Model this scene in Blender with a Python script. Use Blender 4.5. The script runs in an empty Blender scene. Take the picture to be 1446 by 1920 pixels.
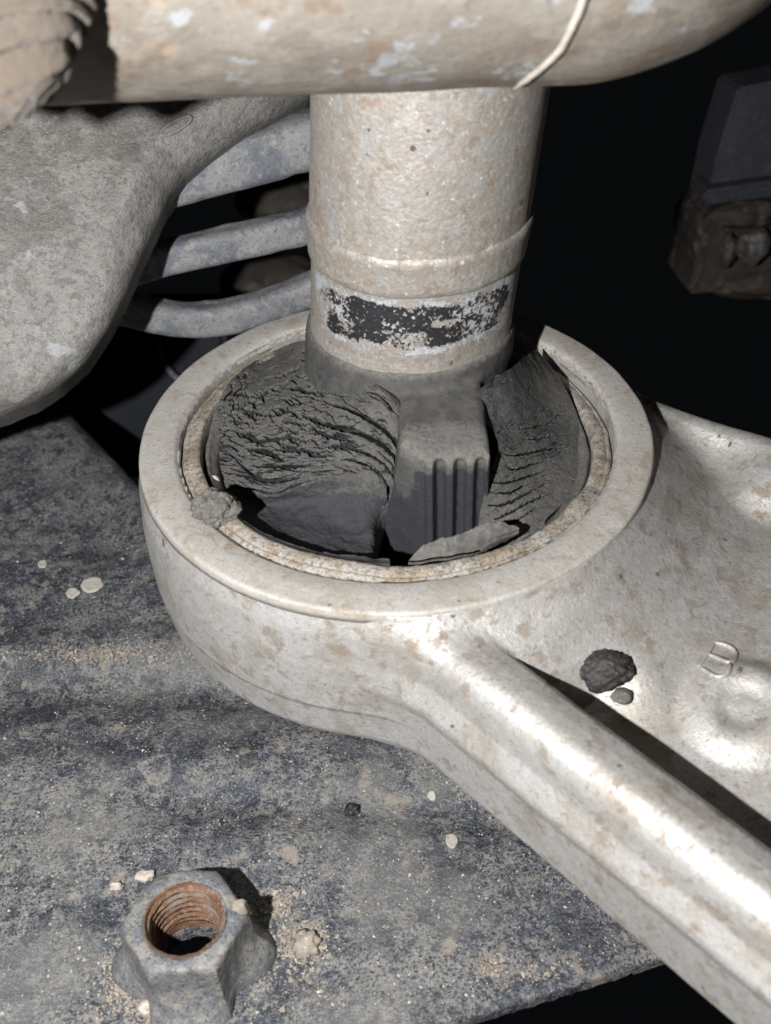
import bpy, bmesh, math, random
import numpy as np
from mathutils import Vector, Matrix, noise as mnoise

random.seed(7)
rng = np.random.default_rng(11)
MM = 0.001                                   # everything below is laid out in millimetres
sc = bpy.context.scene
col = sc.collection

# ------------------------------------------------------------------ camera
FOC = 2225.9                                  # focal length in photo pixels (1446 x 1920)
PITCH, ROLL = 0.7154, -0.03862
CAM = np.array([-2.26, -168.6, 127.47])
_f = np.array([0, math.cos(PITCH), -math.sin(PITCH)])
_r0 = np.array([1.0, 0, 0]); _u0 = np.cross(_r0, _f)
_r = math.cos(ROLL) * _r0 + math.sin(ROLL) * _u0
_u = -math.sin(ROLL) * _r0 + math.cos(ROLL) * _u0
cd = bpy.data.cameras.new('camera')
cam = bpy.data.objects.new('camera', cd); col.objects.link(cam)
cd.sensor_fit = 'VERTICAL'; cd.sensor_height = 24.0
cd.lens = FOC / 1920 * 24.0
cd.clip_start = 0.005; cd.clip_end = 5.0
cd.dof.use_dof = True
cd.dof.focus_distance = 0.214
cd.dof.aperture_fstop = cd.lens / 1.6         # a 1.6 mm pupil, as a phone lens has
cam.matrix_world = Matrix(((_r[0], _u[0], -_f[0], CAM[0] * MM),
                           (_r[1], _u[1], -_f[1], CAM[1] * MM),
                           (_r[2], _u[2], -_f[2], CAM[2] * MM), (0, 0, 0, 1)))
sc.camera = cam

# ------------------------------------------------------------------ world, lamp, exposure
w = bpy.data.worlds.new('World'); sc.world = w; w.use_nodes = True
bg = w.node_tree.nodes['Background']
bg.inputs[0].default_value = (0.6, 0.68, 0.75, 1); bg.inputs[1].default_value = 0.0042
ld = bpy.data.lights.new('hand_torch', 'POINT')
ld.energy = 4.0; ld.color = (1.0, 0.99, 0.978); ld.shadow_soft_size = 0.0022
lamp = bpy.data.objects.new('hand_torch', ld); col.objects.link(lamp)
lamp.location = Vector(CAM + _r * -54 + _u * -8) * MM
sc.view_settings.view_transform = 'Standard'; sc.view_settings.look = 'None'
sc.view_settings.exposure = 0.0; sc.view_settings.gamma = 1.0
sc.view_settings.use_curve_mapping = False
sc.cycles.max_bounces = 5; sc.cycles.diffuse_bounces = 3

# ------------------------------------------------------------------ helpers
def ray(x, y):
    return _f + _r * (x - 723) / FOC - _u * (y - 960) / FOC
def atz(x, y, z):                             # a photo pixel on the level z
    d = ray(x, y); return CAM + d * (z - CAM[2]) / d[2]
def aty(x, y, Y):                             # a photo pixel at the depth Y
    d = ray(x, y); return CAM + d * (Y - CAM[1]) / d[1]
def onplane(x, y, p0, n):
    d = ray(x, y); return CAM + d * (np.dot(np.array(p0) - CAM, n) / np.dot(d, n))

def empty(name, loc, label, cat, group=None):
    o = bpy.data.objects.new(name, None); col.objects.link(o)
    o.location = Vector(loc) * MM; o.empty_display_size = 0.01
    return tag(o, label, cat, group)
def tag(o, label=None, cat=None, group=None, kind=None):
    if label: o['label'] = label
    if cat: o['category'] = cat
    if group: o['group'] = group
    if kind: o['kind'] = kind
    return o
def root_loc(o):
    l = Vector((0, 0, 0))
    while o is not None:
        l = l + o.location; o = o.parent
    return np.array(l) / MM
def build(name, V, Fc, mat, parent=None, normals=None, smooth=True, loc=None, attr=None):
    """one mesh object; V in world millimetres"""
    V = np.asarray(V, float)
    base = root_loc(parent) if parent is not None else (np.asarray(loc, float) if loc is not None else np.zeros(3))
    me = bpy.data.meshes.new(name)
    L = (V - base) * MM
    if isinstance(Fc, np.ndarray):
        me.vertices.add(len(L)); me.vertices.foreach_set('co', L.astype(np.float32).ravel())
        n, k = Fc.shape
        me.loops.add(n * k); me.loops.foreach_set('vertex_index', Fc.astype(np.int32).ravel())
        me.polygons.add(n)
        me.polygons.foreach_set('loop_start', np.arange(0, n * k, k, dtype=np.int32))
        me.polygons.foreach_set('loop_total', np.full(n, k, np.int32))
        me.update(calc_edges=True)
    else:
        me.from_pydata([tuple(v) for v in L], [], [tuple(f) for f in Fc]); me.update()
    me.polygons.foreach_set('use_smooth', [smooth] * len(me.polygons))
    if normals is not None:
        me.normals_split_custom_set_from_vertices([tuple(n) for n in normals])
    if attr is not None:
        for k_, a in attr.items():
            at = me.attributes.new(k_, 'FLOAT', 'POINT'); at.data.foreach_set('value', np.asarray(a, np.float32))
    me.materials.append(mat)
    o = bpy.data.objects.new(name, me); col.objects.link(o)
    if parent is not None: o.parent = parent
    elif loc is not None: o.location = Vector(base) * MM
    return o

# value noise -----------------------------------------------------------
def _hash(i, j, k, seed):
    h = (i * 374761393 + j * 668265263 + k * 2147483647 + seed * 1274126177) & 0xffffffff
    h = ((h ^ (h >> 13)) * 1274126177) & 0xffffffff
    return ((h ^ (h >> 16)) & 0xffff) / 65535.0
def vnoise(x, y, z=0.0, seed=0):
    x, y, z = np.broadcast_arrays(np.asarray(x, float), np.asarray(y, float), np.asarray(z, float))
    i, j, k = [np.floor(a).astype(np.int64) for a in (x, y, z)]
    fx, fy, fz = x - i, y - j, z - k
    fx, fy, fz = [a * a * (3 - 2 * a) for a in (fx, fy, fz)]
    out = 0
    for a in (0, 1):
        for b in (0, 1):
            for c in (0, 1):
                out = out + _hash(i + a, j + b, k + c, seed) * np.where(a, fx, 1 - fx) * np.where(b, fy, 1 - fy) * np.where(c, fz, 1 - fz)
    return out * 2 - 1
def fbm(x, y, z=0.0, seed=0, oct=4):
    s, a, t = 0, 1.0, 0
    for o in range(oct):
        s = s + a * vnoise(np.asarray(x) * 2 ** o, np.asarray(y) * 2 ** o, np.asarray(z) * 2 ** o, seed + o); t += a; a *= 0.5
    return s / t

# signed-distance modelling --------------------------------------------
def smin(a, b, k):
    h = np.clip(0.5 + 0.5 * (b - a) / k, 0, 1); return b * (1 - h) + a * h - k * h * (1 - h)
def smax(a, b, k): return -smin(-a, -b, k)
def sstep(a, b, x):
    t = np.clip((x - a) / (b - a), 0, 1); return t * t * (3 - 2 * t)
def sdpoly(px, py, poly):
    poly = np.asarray(poly, float); d = np.full(np.shape(px), 1e9); ins = np.zeros(np.shape(px), bool)
    for a, b in zip(poly, np.roll(poly, -1, 0)):
        e = b - a; wx, wy = px - a[0], py - a[1]
        t = np.clip((wx * e[0] + wy * e[1]) / (e @ e), 0, 1)
        d = np.minimum(d, (wx - t * e[0]) ** 2 + (wy - t * e[1]) ** 2)
        c = (a[1] > py) != (b[1] > py)
        if abs(e[1]) > 1e-9:
            ins ^= c & (px < e[0] * (py - a[1]) / e[1] + a[0])
    d = np.sqrt(d); return np.where(ins, -d, d)
def nets(f, lo, hi, h):
    """surface nets of f=0; returns verts, quads, normals"""
    ax = [np.arange(lo[i], hi[i] + h, h) for i in range(3)]
    X, Y, Z = np.meshgrid(*ax, indexing='ij'); V = f(X, Y, Z).astype(np.float32)
    ins = V < 0
    nx, ny, nz = [s - 1 for s in V.shape]
    cnt = np.zeros((nx, ny, nz), np.int8)
    offs = [(a, b, c) for a in (0, 1) for b in (0, 1) for c in (0, 1)]
    for a, b, c in offs: cnt += ins[a:a + nx, b:b + ny, c:c + nz]
    act = (cnt > 0) & (cnt < 8)
    I, J, K = np.nonzero(act)
    idx = np.full((nx, ny, nz), -1, np.int64); idx[I, J, K] = np.arange(len(I))
    cv = {o: V[I + o[0], J + o[1], K + o[2]] for o in offs}
    acc = np.zeros((len(I), 3)); num = np.zeros(len(I))
    for o in offs:
        for d in range(3):
            if o[d] == 0:
                q = list(o); q[d] = 1; q = tuple(q)
                a, b = cv[o], cv[q]; m = (a < 0) != (b < 0)
                t = np.where(m, a / np.where(m, a - b, 1), 0)
                p = np.tile(np.array(o, float), (len(I), 1)); p[:, d] += t
                acc += p * m[:, None]; num += m
    P = np.array(lo) + (np.stack([I, J, K], 1) + acc / num[:, None]) * h
    e = h * 0.25
    def grad(P):
        x, y, z = P.T
        return np.stack([f(x + e, y, z) - f(x - e, y, z), f(x, y + e, z) - f(x, y - e, z), f(x, y, z + e) - f(x, y, z - e)], 1) / (2 * e)
    g = grad(P); g2 = np.maximum((g * g).sum(1), 0.05)
    st = -(f(*P.T) / g2)[:, None] * g; ln = np.linalg.norm(st, axis=1, keepdims=True)
    P = P + st * np.minimum(1, 0.5 * h / np.maximum(ln, 1e-9))
    N = grad(P); N /= np.maximum(np.linalg.norm(N, axis=1, keepdims=True), 1e-9)
    quads = []
    for d in range(3):
        s0 = [slice(None)] * 3; s1 = [slice(None)] * 3; s0[d] = slice(0, -1); s1[d] = slice(1, None)
        A, B = ins[tuple(s0)], ins[tuple(s1)]
        for flip, m in ((0, A & ~B), (1, ~A & B)):
            i, j, k = np.nonzero(m); c = np.stack([i, j, k], 1)
            d1, d2 = (d + 1) % 3, (d + 2) % 3
            ok = (c[:, d1] > 0) & (c[:, d2] > 0) & (c[:, d1] < (nx, ny, nz)[d1]) & (c[:, d2] < (nx, ny, nz)[d2]); c = c[ok]
            def cell(o1, o2):
                q = c.copy(); q[:, d1] += o1; q[:, d2] += o2; return idx[q[:, 0], q[:, 1], q[:, 2]]
            q = np.stack([cell(-1, -1), cell(0, -1), cell(0, 0), cell(-1, 0)], 1)
            quads.append(q[:, ::-1] if flip else q)
    Q = np.concatenate(quads); Q = Q[(Q >= 0).all(1)]
    return P, Q, N
def split(P, Q, N, masks):
    """cut one welded surface into parts that keep their shared normals"""
    cen = P[Q].mean(1); rest = np.ones(len(Q), bool); out = []
    for m in masks + [None]:
        s = rest if m is None else (m(cen) & rest)
        rest = rest & ~s
        u, inv = np.unique(Q[s], return_inverse=True)
        out.append((P[u], inv.reshape(-1, 4), N[u]))
    return out

# other shapes ----------------------------------------------------------
def catmull(pts, n):
    pts = np.asarray(pts, float); m = len(pts)
    t = np.linspace(0, m - 1, n); i = np.minimum(t.astype(int), m - 2); u = (t - i)[:, None]
    g = lambda k: np.where(((k >= 0) & (k < m))[:, None], pts[np.clip(k, 0, m - 1)],
                           np.where((k < 0)[:, None], 2 * pts[0] - pts[1], 2 * pts[-1] - pts[-2]))
    a, b, c, d = g(i - 1), g(i), g(i + 1), g(i + 2)
    return 0.5 * (2 * b + (c - a) * u + (2 * a - 5 * b + 4 * c - d) * u ** 2 + (3 * b - a - 3 * c + d) * u ** 3)
def tube(path, rad, seg=16, bump=0.0, seed=0, flat=1.0, sq=0):
    path = np.asarray(path, float); n = len(path); rad = np.broadcast_to(rad, (n,))
    T = np.gradient(path, axis=0); T /= np.linalg.norm(T, axis=1, keepdims=True)
    up = np.array([0.03, 0.1, 1.0]); A = np.cross(T, up); A /= np.linalg.norm(A, axis=1, keepdims=True); B = np.cross(A, T)
    th = np.linspace(0, 2 * np.pi, seg, endpoint=False)
    R = rad[:, None] * np.ones(seg)
    if bump: R = R * (1 + bump * vnoise(np.arange(n)[:, None] * 0.35, np.cos(th)[None] * 2, np.sin(th)[None] * 2, seed))
    if sq: R = R / (np.abs(np.cos(th)) ** sq + np.abs(np.sin(th)) ** sq)[None] ** (1 / sq)
    V = path[:, None] + R[..., None] * (np.cos(th)[None, :, None] * A[:, None] + flat * np.sin(th)[None, :, None] * B[:, None])
    V = V.reshape(-1, 3); F = []
    for i in range(n - 1):
        for j in range(seg):
            F.append((i * seg + j, i * seg + (j + 1) % seg, (i + 1) * seg + (j + 1) % seg, (i + 1) * seg + j))
    F.append(tuple(range(seg))[::-1]); F.append(tuple((n - 1) * seg + j for j in range(seg)))
    return V, F
def lathe(prof, seg=192, base=(0, 0, 0), lean=(0, 0), wob=None, closed=False):
    prof = np.asarray(prof, float); th = np.linspace(0, 2 * np.pi, seg, endpoint=False)
    r = prof[:, 0][:, None] * np.ones(seg); z = prof[:, 1][:, None] * np.ones(seg)
    if wob is not None: r, z = wob(r, z, th[None] * np.ones_like(r))
    V = np.stack([base[0] + lean[0] * z + r * np.cos(th), base[1] + lean[1] * z + r * np.sin(th), base[2] + z], -1).reshape(-1, 3)
    n = len(prof); i = np.arange(n if closed else n - 1)[:, None]; j = np.arange(seg)[None]
    F = np.stack([i * seg + j, i * seg + (j + 1) % seg, ((i + 1) % n) * seg + (j + 1) % seg, ((i + 1) % n) * seg + j], -1).reshape(-1, 4)
    return V, F
def lump(c, size, seed=0, rough=0.25, sub=4, freq=0.9, fine=0.0, flat=None):
    bm = bmesh.new(); bmesh.ops.create_icosphere(bm, subdivisions=sub, radius=1.0)
    V = np.array([v.co[:] for v in bm.verts]); F = [[v.index for v in f.verts] for f in bm.faces]; bm.free()
    k = 1 + rough * fbm(V[:, 0] * freq + seed * 3.1, V[:, 1] * freq, V[:, 2] * freq, seed, 3)
    if fine: k = k + fine * fbm(V[:, 0] * freq * 5 + seed, V[:, 1] * freq * 5, V[:, 2] * freq * 5, seed + 9, 3)
    V = V * k[:, None] * np.array(size)
    if flat is not None: V[:, 2] = np.maximum(V[:, 2], -flat)
    return V + np.array(c), F
def patch(ctrl, nu, nv):
    """ctrl[row][col] -> smooth grid of nv x nu points"""
    ctrl = np.asarray(ctrl, float)
    rows = np.stack([catmull(r, nu) for r in ctrl])
    G = np.stack([catmull(rows[:, k], nv) for k in range(nu)], 1)
    return G
def grid_faces(nv, nu):
    i = np.arange(nv - 1)[:, None]; j = np.arange(nu - 1)[None]
    return np.stack([i * nu + j, i * nu + j + 1, (i + 1) * nu + j + 1, (i + 1) * nu + j], -1).reshape(-1, 4)

# ------------------------------------------------------------------ materials
def material(name, base, layers=(), rough=0.6, metal=0.0, spec=0.5, bumps=(), sheen=0.0):
    """layers: (kind, scale per mm, lo, hi, colour, strength[, rough])  kinds: noise, musgrave-like fbm, spot, ring, attr"""
    m = bpy.data.materials.new(name); m.use_nodes = True
    nt = m.node_tree; N = nt.nodes; L = nt.links
    b = N['Principled BSDF']
    tc = N.new('ShaderNodeTexCoord'); mp = N.new('ShaderNodeVectorMath'); mp.operation = 'SCALE'; mp.inputs['Scale'].default_value = 1000.0
    L.new(tc.outputs['Object'], mp.inputs[0]); co = mp.outputs[0]
    def math_(op, a, bb=None, c=None):
        n = N.new('ShaderNodeMath'); n.operation = op
        for i, v in enumerate((a, bb, c)):
            if v is None: continue
            if isinstance(v, (int, float)): n.inputs[i].default_value = v
            else: L.new(v, n.inputs[i])
        return n.outputs[0]
    def noise(scale, det=6, rg=0.6, dist=0.0, off=0.0, stretch=None):
        n = N.new('ShaderNodeTexNoise'); n.inputs['Scale'].default_value = scale; n.inputs['Detail'].default_value = det
        n.inputs['Roughness'].default_value = rg; n.inputs['Distortion'].default_value = dist
        a = N.new('ShaderNodeVectorMath'); a.operation = 'MULTIPLY_ADD'
        L.new(co, a.inputs[0]); a.inputs[1].default_value = stretch or (1, 1, 1); a.inputs[2].default_value = (off, off * 1.7, -off)
        L.new(a.outputs[0], n.inputs['Vector']); return n.outputs['Fac']
    def ramp(v, lo, hi):
        n = N.new('ShaderNodeMapRange'); n.interpolation_type = 'SMOOTHSTEP'; n.inputs['From Min'].default_value = lo; n.inputs['From Max'].default_value = hi
        L.new(v, n.inputs['Value']); return n.outputs['Result']
    cur = N.new('ShaderNodeRGB'); cur.outputs[0].default_value = (*base, 1); cur = cur.outputs[0]
    rv = N.new('ShaderNodeValue'); rv.outputs[0].default_value = rough; rv = rv.outputs[0]
    for li, ly in enumerate(layers):
        kind, scale, lo, hi, colr, st = ly[:6]; lr = ly[6] if len(ly) > 6 else None; ex = ly[7] if len(ly) > 7 else {}
        off = 13.7 * (li + 1)
        if kind == 'noise': f = ramp(noise(scale, ex.get('det', 7), ex.get('rg', 0.62), ex.get('dist', 0.3), off, ex.get('stretch')), lo, hi)
        elif kind in ('spot', 'ring'):
            v = N.new('ShaderNodeTexVoronoi'); v.inputs['Scale'].default_value = scale; v.inputs['Randomness'].default_value = 1.0
            wn = N.new('ShaderNodeTexNoise'); wn.inputs['Scale'].default_value = scale * 2.2; wn.inputs['Detail'].default_value = 3
            L.new(co, wn.inputs['Vector'])
            a = N.new('ShaderNodeVectorMath'); a.operation = 'MULTIPLY_ADD'; L.new(wn.outputs['Color'], a.inputs[0])
            a.inputs[1].default_value = (0.45 / scale,) * 3; 
            o2 = N.new('ShaderNodeVectorMath'); o2.operation = 'ADD'; L.new(co, o2.inputs[0]); o2.inputs[1].default_value = (off, off, off)
            L.new(o2.outputs[0], a.inputs[2]); L.new(a.outputs[0], v.inputs['Vector'])
            sep = N.new('ShaderNodeSeparateColor'); L.new(v.outputs['Color'], sep.inputs[0])
            d = v.outputs['Distance']
            if kind == 'spot':      # lo: size, hi: share of cells that carry one
                rr = math_('MULTIPLY', sep.outputs[0], lo)
                n = N.new('ShaderNodeMapRange'); n.interpolation_type = 'SMOOTHSTEP'; L.new(d, n.inputs['Value'])
                L.new(rr, n.inputs['From Max']); L.new(math_('MULTIPLY', rr, 0.6), n.inputs['From Min']); n.inputs['To Min'].default_value = 1; n.inputs['To Max'].default_value = 0
                f = n.outputs['Result']
            else:
                rr = math_('MULTIPLY_ADD', sep.outputs[0], lo, lo * 0.3)
                dd = math_('ABSOLUTE', math_('SUBTRACT', d, rr))
                n = N.new('ShaderNodeMapRange'); n.interpolation_type = 'SMOOTHSTEP'; L.new(dd, n.inputs['Value']); n.inputs['From Min'].default_value = 0.0; n.inputs['From Max'].default_value = ex.get('w', 0.06)
                n.inputs['To Min'].default_value = 1; n.inputs['To Max'].default_value = 0
                f = n.outputs['Result']
            f = math_('MULTIPLY', f, math_('LESS_THAN', sep.outputs[1], hi))
        elif kind == 'attr':
            at = N.new('ShaderNodeAttribute'); at.attribute_name = ex['name']; f = ramp(at.outputs['Fac'], lo, hi)
        if 'attr' in ex:            # confined to a worn or muddy area carried by the mesh
            at = N.new('ShaderNodeAttribute'); at.attribute_name = ex['attr']
            f = math_('MULTIPLY', f, at.outputs['Fac'])
        if 'bias' in ex:            # attribute shifts the noise threshold: ragged edged patch
            at = N.new('ShaderNodeAttribute'); at.attribute_name = ex['bias']
            f = ramp(math_('ADD', noise(scale, 8, 0.68, 0.2, off), math_('MULTIPLY', at.outputs['Fac'], ex.get('amt', 1.0))), lo, hi)
        f = math_('MULTIPLY', f, st)
        mx = N.new('ShaderNodeMix'); mx.data_type = 'RGBA'; L.new(f, mx.inputs['Factor']); L.new(cur, mx.inputs['A']); mx.inputs['B'].default_value = (*colr, 1)
        cur = mx.outputs['Result']
        if lr is not None:
            m2 = N.new('ShaderNodeMix'); m2.data_type = 'FLOAT'; L.new(f, m2.inputs['Factor']); L.new(rv, m2.inputs['A']); m2.inputs['B'].default_value = lr; rv = m2.outputs['Result']
    L.new(cur, b.inputs['Base Color']); L.new(rv, b.inputs['Roughness'])
    b.inputs['Metallic'].default_value = metal; b.inputs['Specular IOR Level'].default_value = spec
    if sheen: b.inputs['Sheen Weight'].default_value = sheen
    nn = None
    for bi, bp in enumerate(bumps):                 # (scale per mm, height mm[, detail])
        n = N.new('ShaderNodeBump'); n.inputs['Strength'].default_value = 1.0; n.inputs['Distance'].default_value = bp[1] * MM
        L.new(noise(bp[0], bp[2] if len(bp) > 2 else 6, 0.6, 0.0, 3.3 * bi), n.inputs['Height'])
        if nn is not None: L.new(nn, n.inputs['Normal'])
        nn = n.outputs['Normal']
    if nn is not None: L.new(nn, b.inputs['Normal'])
    return m

M = {}
M['alu'] = material('dusty_cast_aluminium', (0.49, 0.485, 0.475), [
    ('noise', 0.045, 0.40, 0.62, (0.40, 0.385, 0.36), 0.7, 0.5),
    ('noise', 0.16, 0.50, 0.62, (0.35, 0.33, 0.30), 0.5, 0.55),
    ('noise', 0.7, 0.46, 0.66, (0.55, 0.55, 0.545), 0.55),
    ('noise', 2.4, 0.50, 0.62, (0.33, 0.315, 0.29), 0.45, 0.5),
    ('ring', 0.16, 0.36, 0.30, (0.27, 0.23, 0.185), 0.35, None, {'w': 0.05}),
    ('noise', 0.10, 0.50, 0.62, (0.29, 0.255, 0.215), 0.6, 0.65),
    ('noise', 0.30, 0.54, 0.64, (0.22, 0.175, 0.132), 0.7, 0.8),
    ('noise', 1.1, 0.57, 0.65, (0.19, 0.155, 0.12), 0.6, 0.8),
    ('noise', 4.5, 0.56, 0.68, (0.15, 0.125, 0.10), 0.5, 0.8),
    ('noise', 0.9, 0.62, 0.70, (0.60, 0.60, 0.59), 0.6, 0.35),
    ('spot', 0.30, 0.22, 0.14, (0.10, 0.075, 0.055), 0.8, 0.8),
    ('spot', 0.22, 0.14, 0.25, (0.07, 0.055, 0.045), 0.85, 0.8)],
    rough=0.385, metal=0.42, spec=0.5, bumps=[(0.16, 0.15, 2), (1.3, 0.12), (4.0, 0.07)])
M['alu_face'] = material('stained_flat_eye_face', (0.40, 0.388, 0.365), [
    ('noise', 0.08, 0.40, 0.62, (0.33, 0.305, 0.27), 0.8, 0.7),
    ('noise', 0.4, 0.46, 0.66, (0.45, 0.44, 0.42), 0.6),
    ('noise', 2.4, 0.48, 0.66, (0.30, 0.27, 0.23), 0.6),
    ('ring', 0.15, 0.40, 0.30, (0.25, 0.20, 0.15), 0.5, None, {'w': 0.07}),
    ('noise', 0.3, 0.54, 0.66, (0.26, 0.20, 0.148), 0.6, 0.8),
    ('noise', 1.1, 0.56, 0.66, (0.22, 0.18, 0.14), 0.55, 0.8),
    ('spot', 0.30, 0.26, 0.20, (0.11, 0.085, 0.065), 0.7, 0.8),
    ('noise', 5.0, 0.58, 0.72, (0.18, 0.15, 0.12), 0.5)],
    rough=0.52, metal=0.15, spec=0.45, bumps=[(1.3, 0.12), (5.0, 0.06)])
M['steel_post'] = material('dusty_galvanised_post', (0.35, 0.325, 0.295), [
    ('noise', 0.09, 0.38, 0.62, (0.29, 0.255, 0.22), 0.8, 0.62),
    ('noise', 0.22, 0.52, 0.60, (0.34, 0.34, 0.335), 0.75, 0.5),
    ('noise', 0.9, 0.48, 0.64, (0.43, 0.405, 0.37), 0.7),
    ('noise', 0.25, 0.58, 0.68, (0.27, 0.185, 0.12), 0.6, 0.8),
    ('noise', 0.45, 0.54, 0.64, (0.20, 0.165, 0.13), 0.6, 0.75),
    ('noise', 2.2, 0.51, 0.61, (0.19, 0.16, 0.135), 0.3, 0.75),
    ('noise', 0.7, 0.60, 0.66, (0.72, 0.71, 0.68), 0.9, 0.35, {'det': 9, 'rg': 0.72}),
    ('noise', 2.0, 0.57, 0.63, (0.60, 0.585, 0.55), 0.4, 0.22),
    ('spot', 0.35, 0.26, 0.25, (0.08, 0.055, 0.04), 0.85, 0.8),
    ('noise', 1.6, 0.80, 0.95, (0.50, 0.53, 0.58), 0.85, 0.6, {'bias': 'halo', 'amt': 0.45}),
    ('noise', 1.5, 0.86, 0.90, (0.016, 0.016, 0.019), 0.96, 0.45, {'bias': 'bare', 'amt': 0.50})],
    rough=0.43, metal=0.42, spec=0.5, bumps=[(0.35, 0.2), (1.4, 0.13), (5.0, 0.07)])
M['beam'] = material('dusty_beam_steel', (0.215, 0.195, 0.168), [
    ('noise', 0.05, 0.40, 0.60, (0.175, 0.150, 0.125), 0.8),
    ('noise', 0.16, 0.48, 0.60, (0.25, 0.23, 0.20), 0.75),
    ('noise', 0.11, 0.55, 0.64, (0.17, 0.115, 0.075), 0.6),
    ('noise', 0.14, 0.585, 0.63, (0.33, 0.345, 0.365), 0.85, 0.5, {'det': 9}),
    ('noise', 0.22, 0.60, 0.66, (0.28, 0.225, 0.165), 0.7),
    ('spot', 0.16, 0.30, 0.35, (0.10, 0.085, 0.07), 0.5),
    ('noise', 0.9, 0.54, 0.68, (0.12, 0.10, 0.082), 0.5),
    ('noise', 3.0, 0.55, 0.7, (0.30, 0.28, 0.25), 0.4)],
    rough=0.68, metal=0.0, spec=0.35, bumps=[(0.12, 0.4, 3), (0.9, 0.14), (3, 0.06)])
M['bracket'] = material('dusty_grey_casting', (0.150, 0.146, 0.138), [
    ('noise', 0.04, 0.40, 0.60, (0.105, 0.099, 0.090), 0.85),
    ('noise', 0.16, 0.48, 0.60, (0.195, 0.190, 0.178), 0.7),
    ('ring', 0.26, 0.40, 0.6, (0.23, 0.225, 0.215), 0.3, None, {'w': 0.12}),
    ('spot', 0.20, 0.60, 0.5, (0.20, 0.192, 0.177), 0.5),
    ('noise', 0.6, 0.50, 0.62, (0.088, 0.083, 0.076), 0.7),
    ('noise', 1.8, 0.52, 0.64, (0.065, 0.061, 0.056), 0.6),
    ('noise', 2.6, 0.55, 0.66, (0.25, 0.243, 0.23), 0.55, 0.45),
    ('noise', 0.12, 0.58, 0.64, (0.25, 0.255, 0.265), 0.75, 0.45, {'det': 9}),
    ('spot', 0.20, 0.12, 0.25, (0.03, 0.027, 0.025), 0.85)],
    rough=0.55, metal=0.0, spec=0.5, bumps=[(0.18, 0.3, 3), (0.7, 0.4), (3, 0.12)])
M['plate'] = material('dirty_blue_black_plate', (0.050, 0.058, 0.076), [
    ('noise', 0.045, 0.42, 0.62, (0.145, 0.147, 0.149), 0.75, 0.75),
    ('noise', 0.22, 0.46, 0.60, (0.18, 0.177, 0.17), 0.7, 0.8),
    ('noise', 0.9, 0.50, 0.61, (0.215, 0.207, 0.192), 0.72, 0.85),
    ('noise', 0.40, 0.52, 0.61, (0.020, 0.024, 0.036), 0.82, 0.5),
    ('noise', 0.08, 0.52, 0.63, (0.026, 0.031, 0.045), 0.75, 0.5),
    ('noise', 2.0, 0.50, 0.59, (0.012, 0.013, 0.018), 0.9, 0.5),
    ('noise', 0.028, 0.50, 0.62, (0.19, 0.185, 0.175), 0.4, 0.8),
    ('noise', 3.0, 0.56, 0.65, (0.29, 0.275, 0.25), 0.65, 0.85),
    ('noise', 0.18, 0.58, 0.68, (0.24, 0.21, 0.175), 0.7, 0.9),
    ('ring', 0.09, 0.22, 0.25, (0.24, 0.23, 0.21), 0.35, None, {'w': 0.04}),
    ('spot', 0.6, 0.25, 0.10, (0.40, 0.38, 0.35), 0.75, 0.8)],
    rough=0.52, metal=0.0, spec=0.5, bumps=[(0.3, 0.25, 3), (1.3, 0.28), (3.5, 0.14)])
M['nut'] = material('dirty_nut_steel', (0.105, 0.11, 0.12), [
    ('noise', 0.22, 0.42, 0.64, (0.215, 0.205, 0.185), 0.8),
    ('noise', 1.1, 0.5, 0.66, (0.245, 0.232, 0.21), 0.65),
    ('noise', 2.2, 0.52, 0.64, (0.03, 0.034, 0.042), 0.85),
    ('noise', 0.35, 0.60, 0.68, (0.28, 0.225, 0.165), 0.65)],
    rough=0.55, metal=0.0, spec=0.5, bumps=[(0.7, 0.18), (3.0, 0.1)])
M['rust'] = material('rusty_thread', (0.135, 0.075, 0.046), [
    ('noise', 0.4, 0.45, 0.60, (0.085, 0.045, 0.028), 0.85),
    ('noise', 1.5, 0.5, 0.64, (0.25, 0.17, 0.115), 0.65),
    ('noise', 0.3, 0.52, 0.62, (0.17, 0.14, 0.12), 0.8)],
    rough=0.75, spec=0.3, bumps=[(2.0, 0.14), (6, 0.06)])
M['sleeve'] = material('stained_sleeve_steel', (0.30, 0.284, 0.256), [
    ('noise', 0.06, 0.46, 0.60, (0.25, 0.20, 0.14), 0.75),
    ('noise', 0.22, 0.50, 0.60, (0.21, 0.15, 0.092), 0.5),
    ('noise', 1.0, 0.50, 0.62, (0.115, 0.092, 0.07), 0.7),
    ('noise', 2.6, 0.52, 0.64, (0.06, 0.048, 0.038), 0.75),
    ('noise', 0.6, 0.58, 0.66, (0.38, 0.355, 0.315), 0.75)],
    rough=0.65, metal=0.05, spec=0.4, bumps=[(0.6, 0.3), (2.5, 0.14)])
M['rubber'] = material('dusty_cracked_rubber', (0.034, 0.034, 0.036), [
    ('noise', 0.07, 0.34, 0.60, (0.078, 0.075, 0.071), 0.75, 0.9),
    ('noise', 0.7, 0.40, 0.64, (0.105, 0.101, 0.094), 0.6, 0.95),
    ('noise', 3.5, 0.50, 0.64, (0.155, 0.148, 0.138), 0.5, 0.95),
    ('noise', 1.6, 0.56, 0.68, (0.030, 0.030, 0.033), 0.6, 0.7),
    ('noise', 0.5, 0.80, 1.02, (0.030, 0.031, 0.037), 0.92, 0.85, {'bias': 'clean', 'amt': 0.55}),
    ('noise', 2.2, 0.55, 0.68, (0.085, 0.082, 0.078), 0.4, 0.95),
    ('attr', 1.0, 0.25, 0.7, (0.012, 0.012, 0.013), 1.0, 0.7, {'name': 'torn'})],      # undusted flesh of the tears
    rough=0.75, spec=0.3, bumps=[(1.5, 0.08), (5.0, 0.06)])
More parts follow.
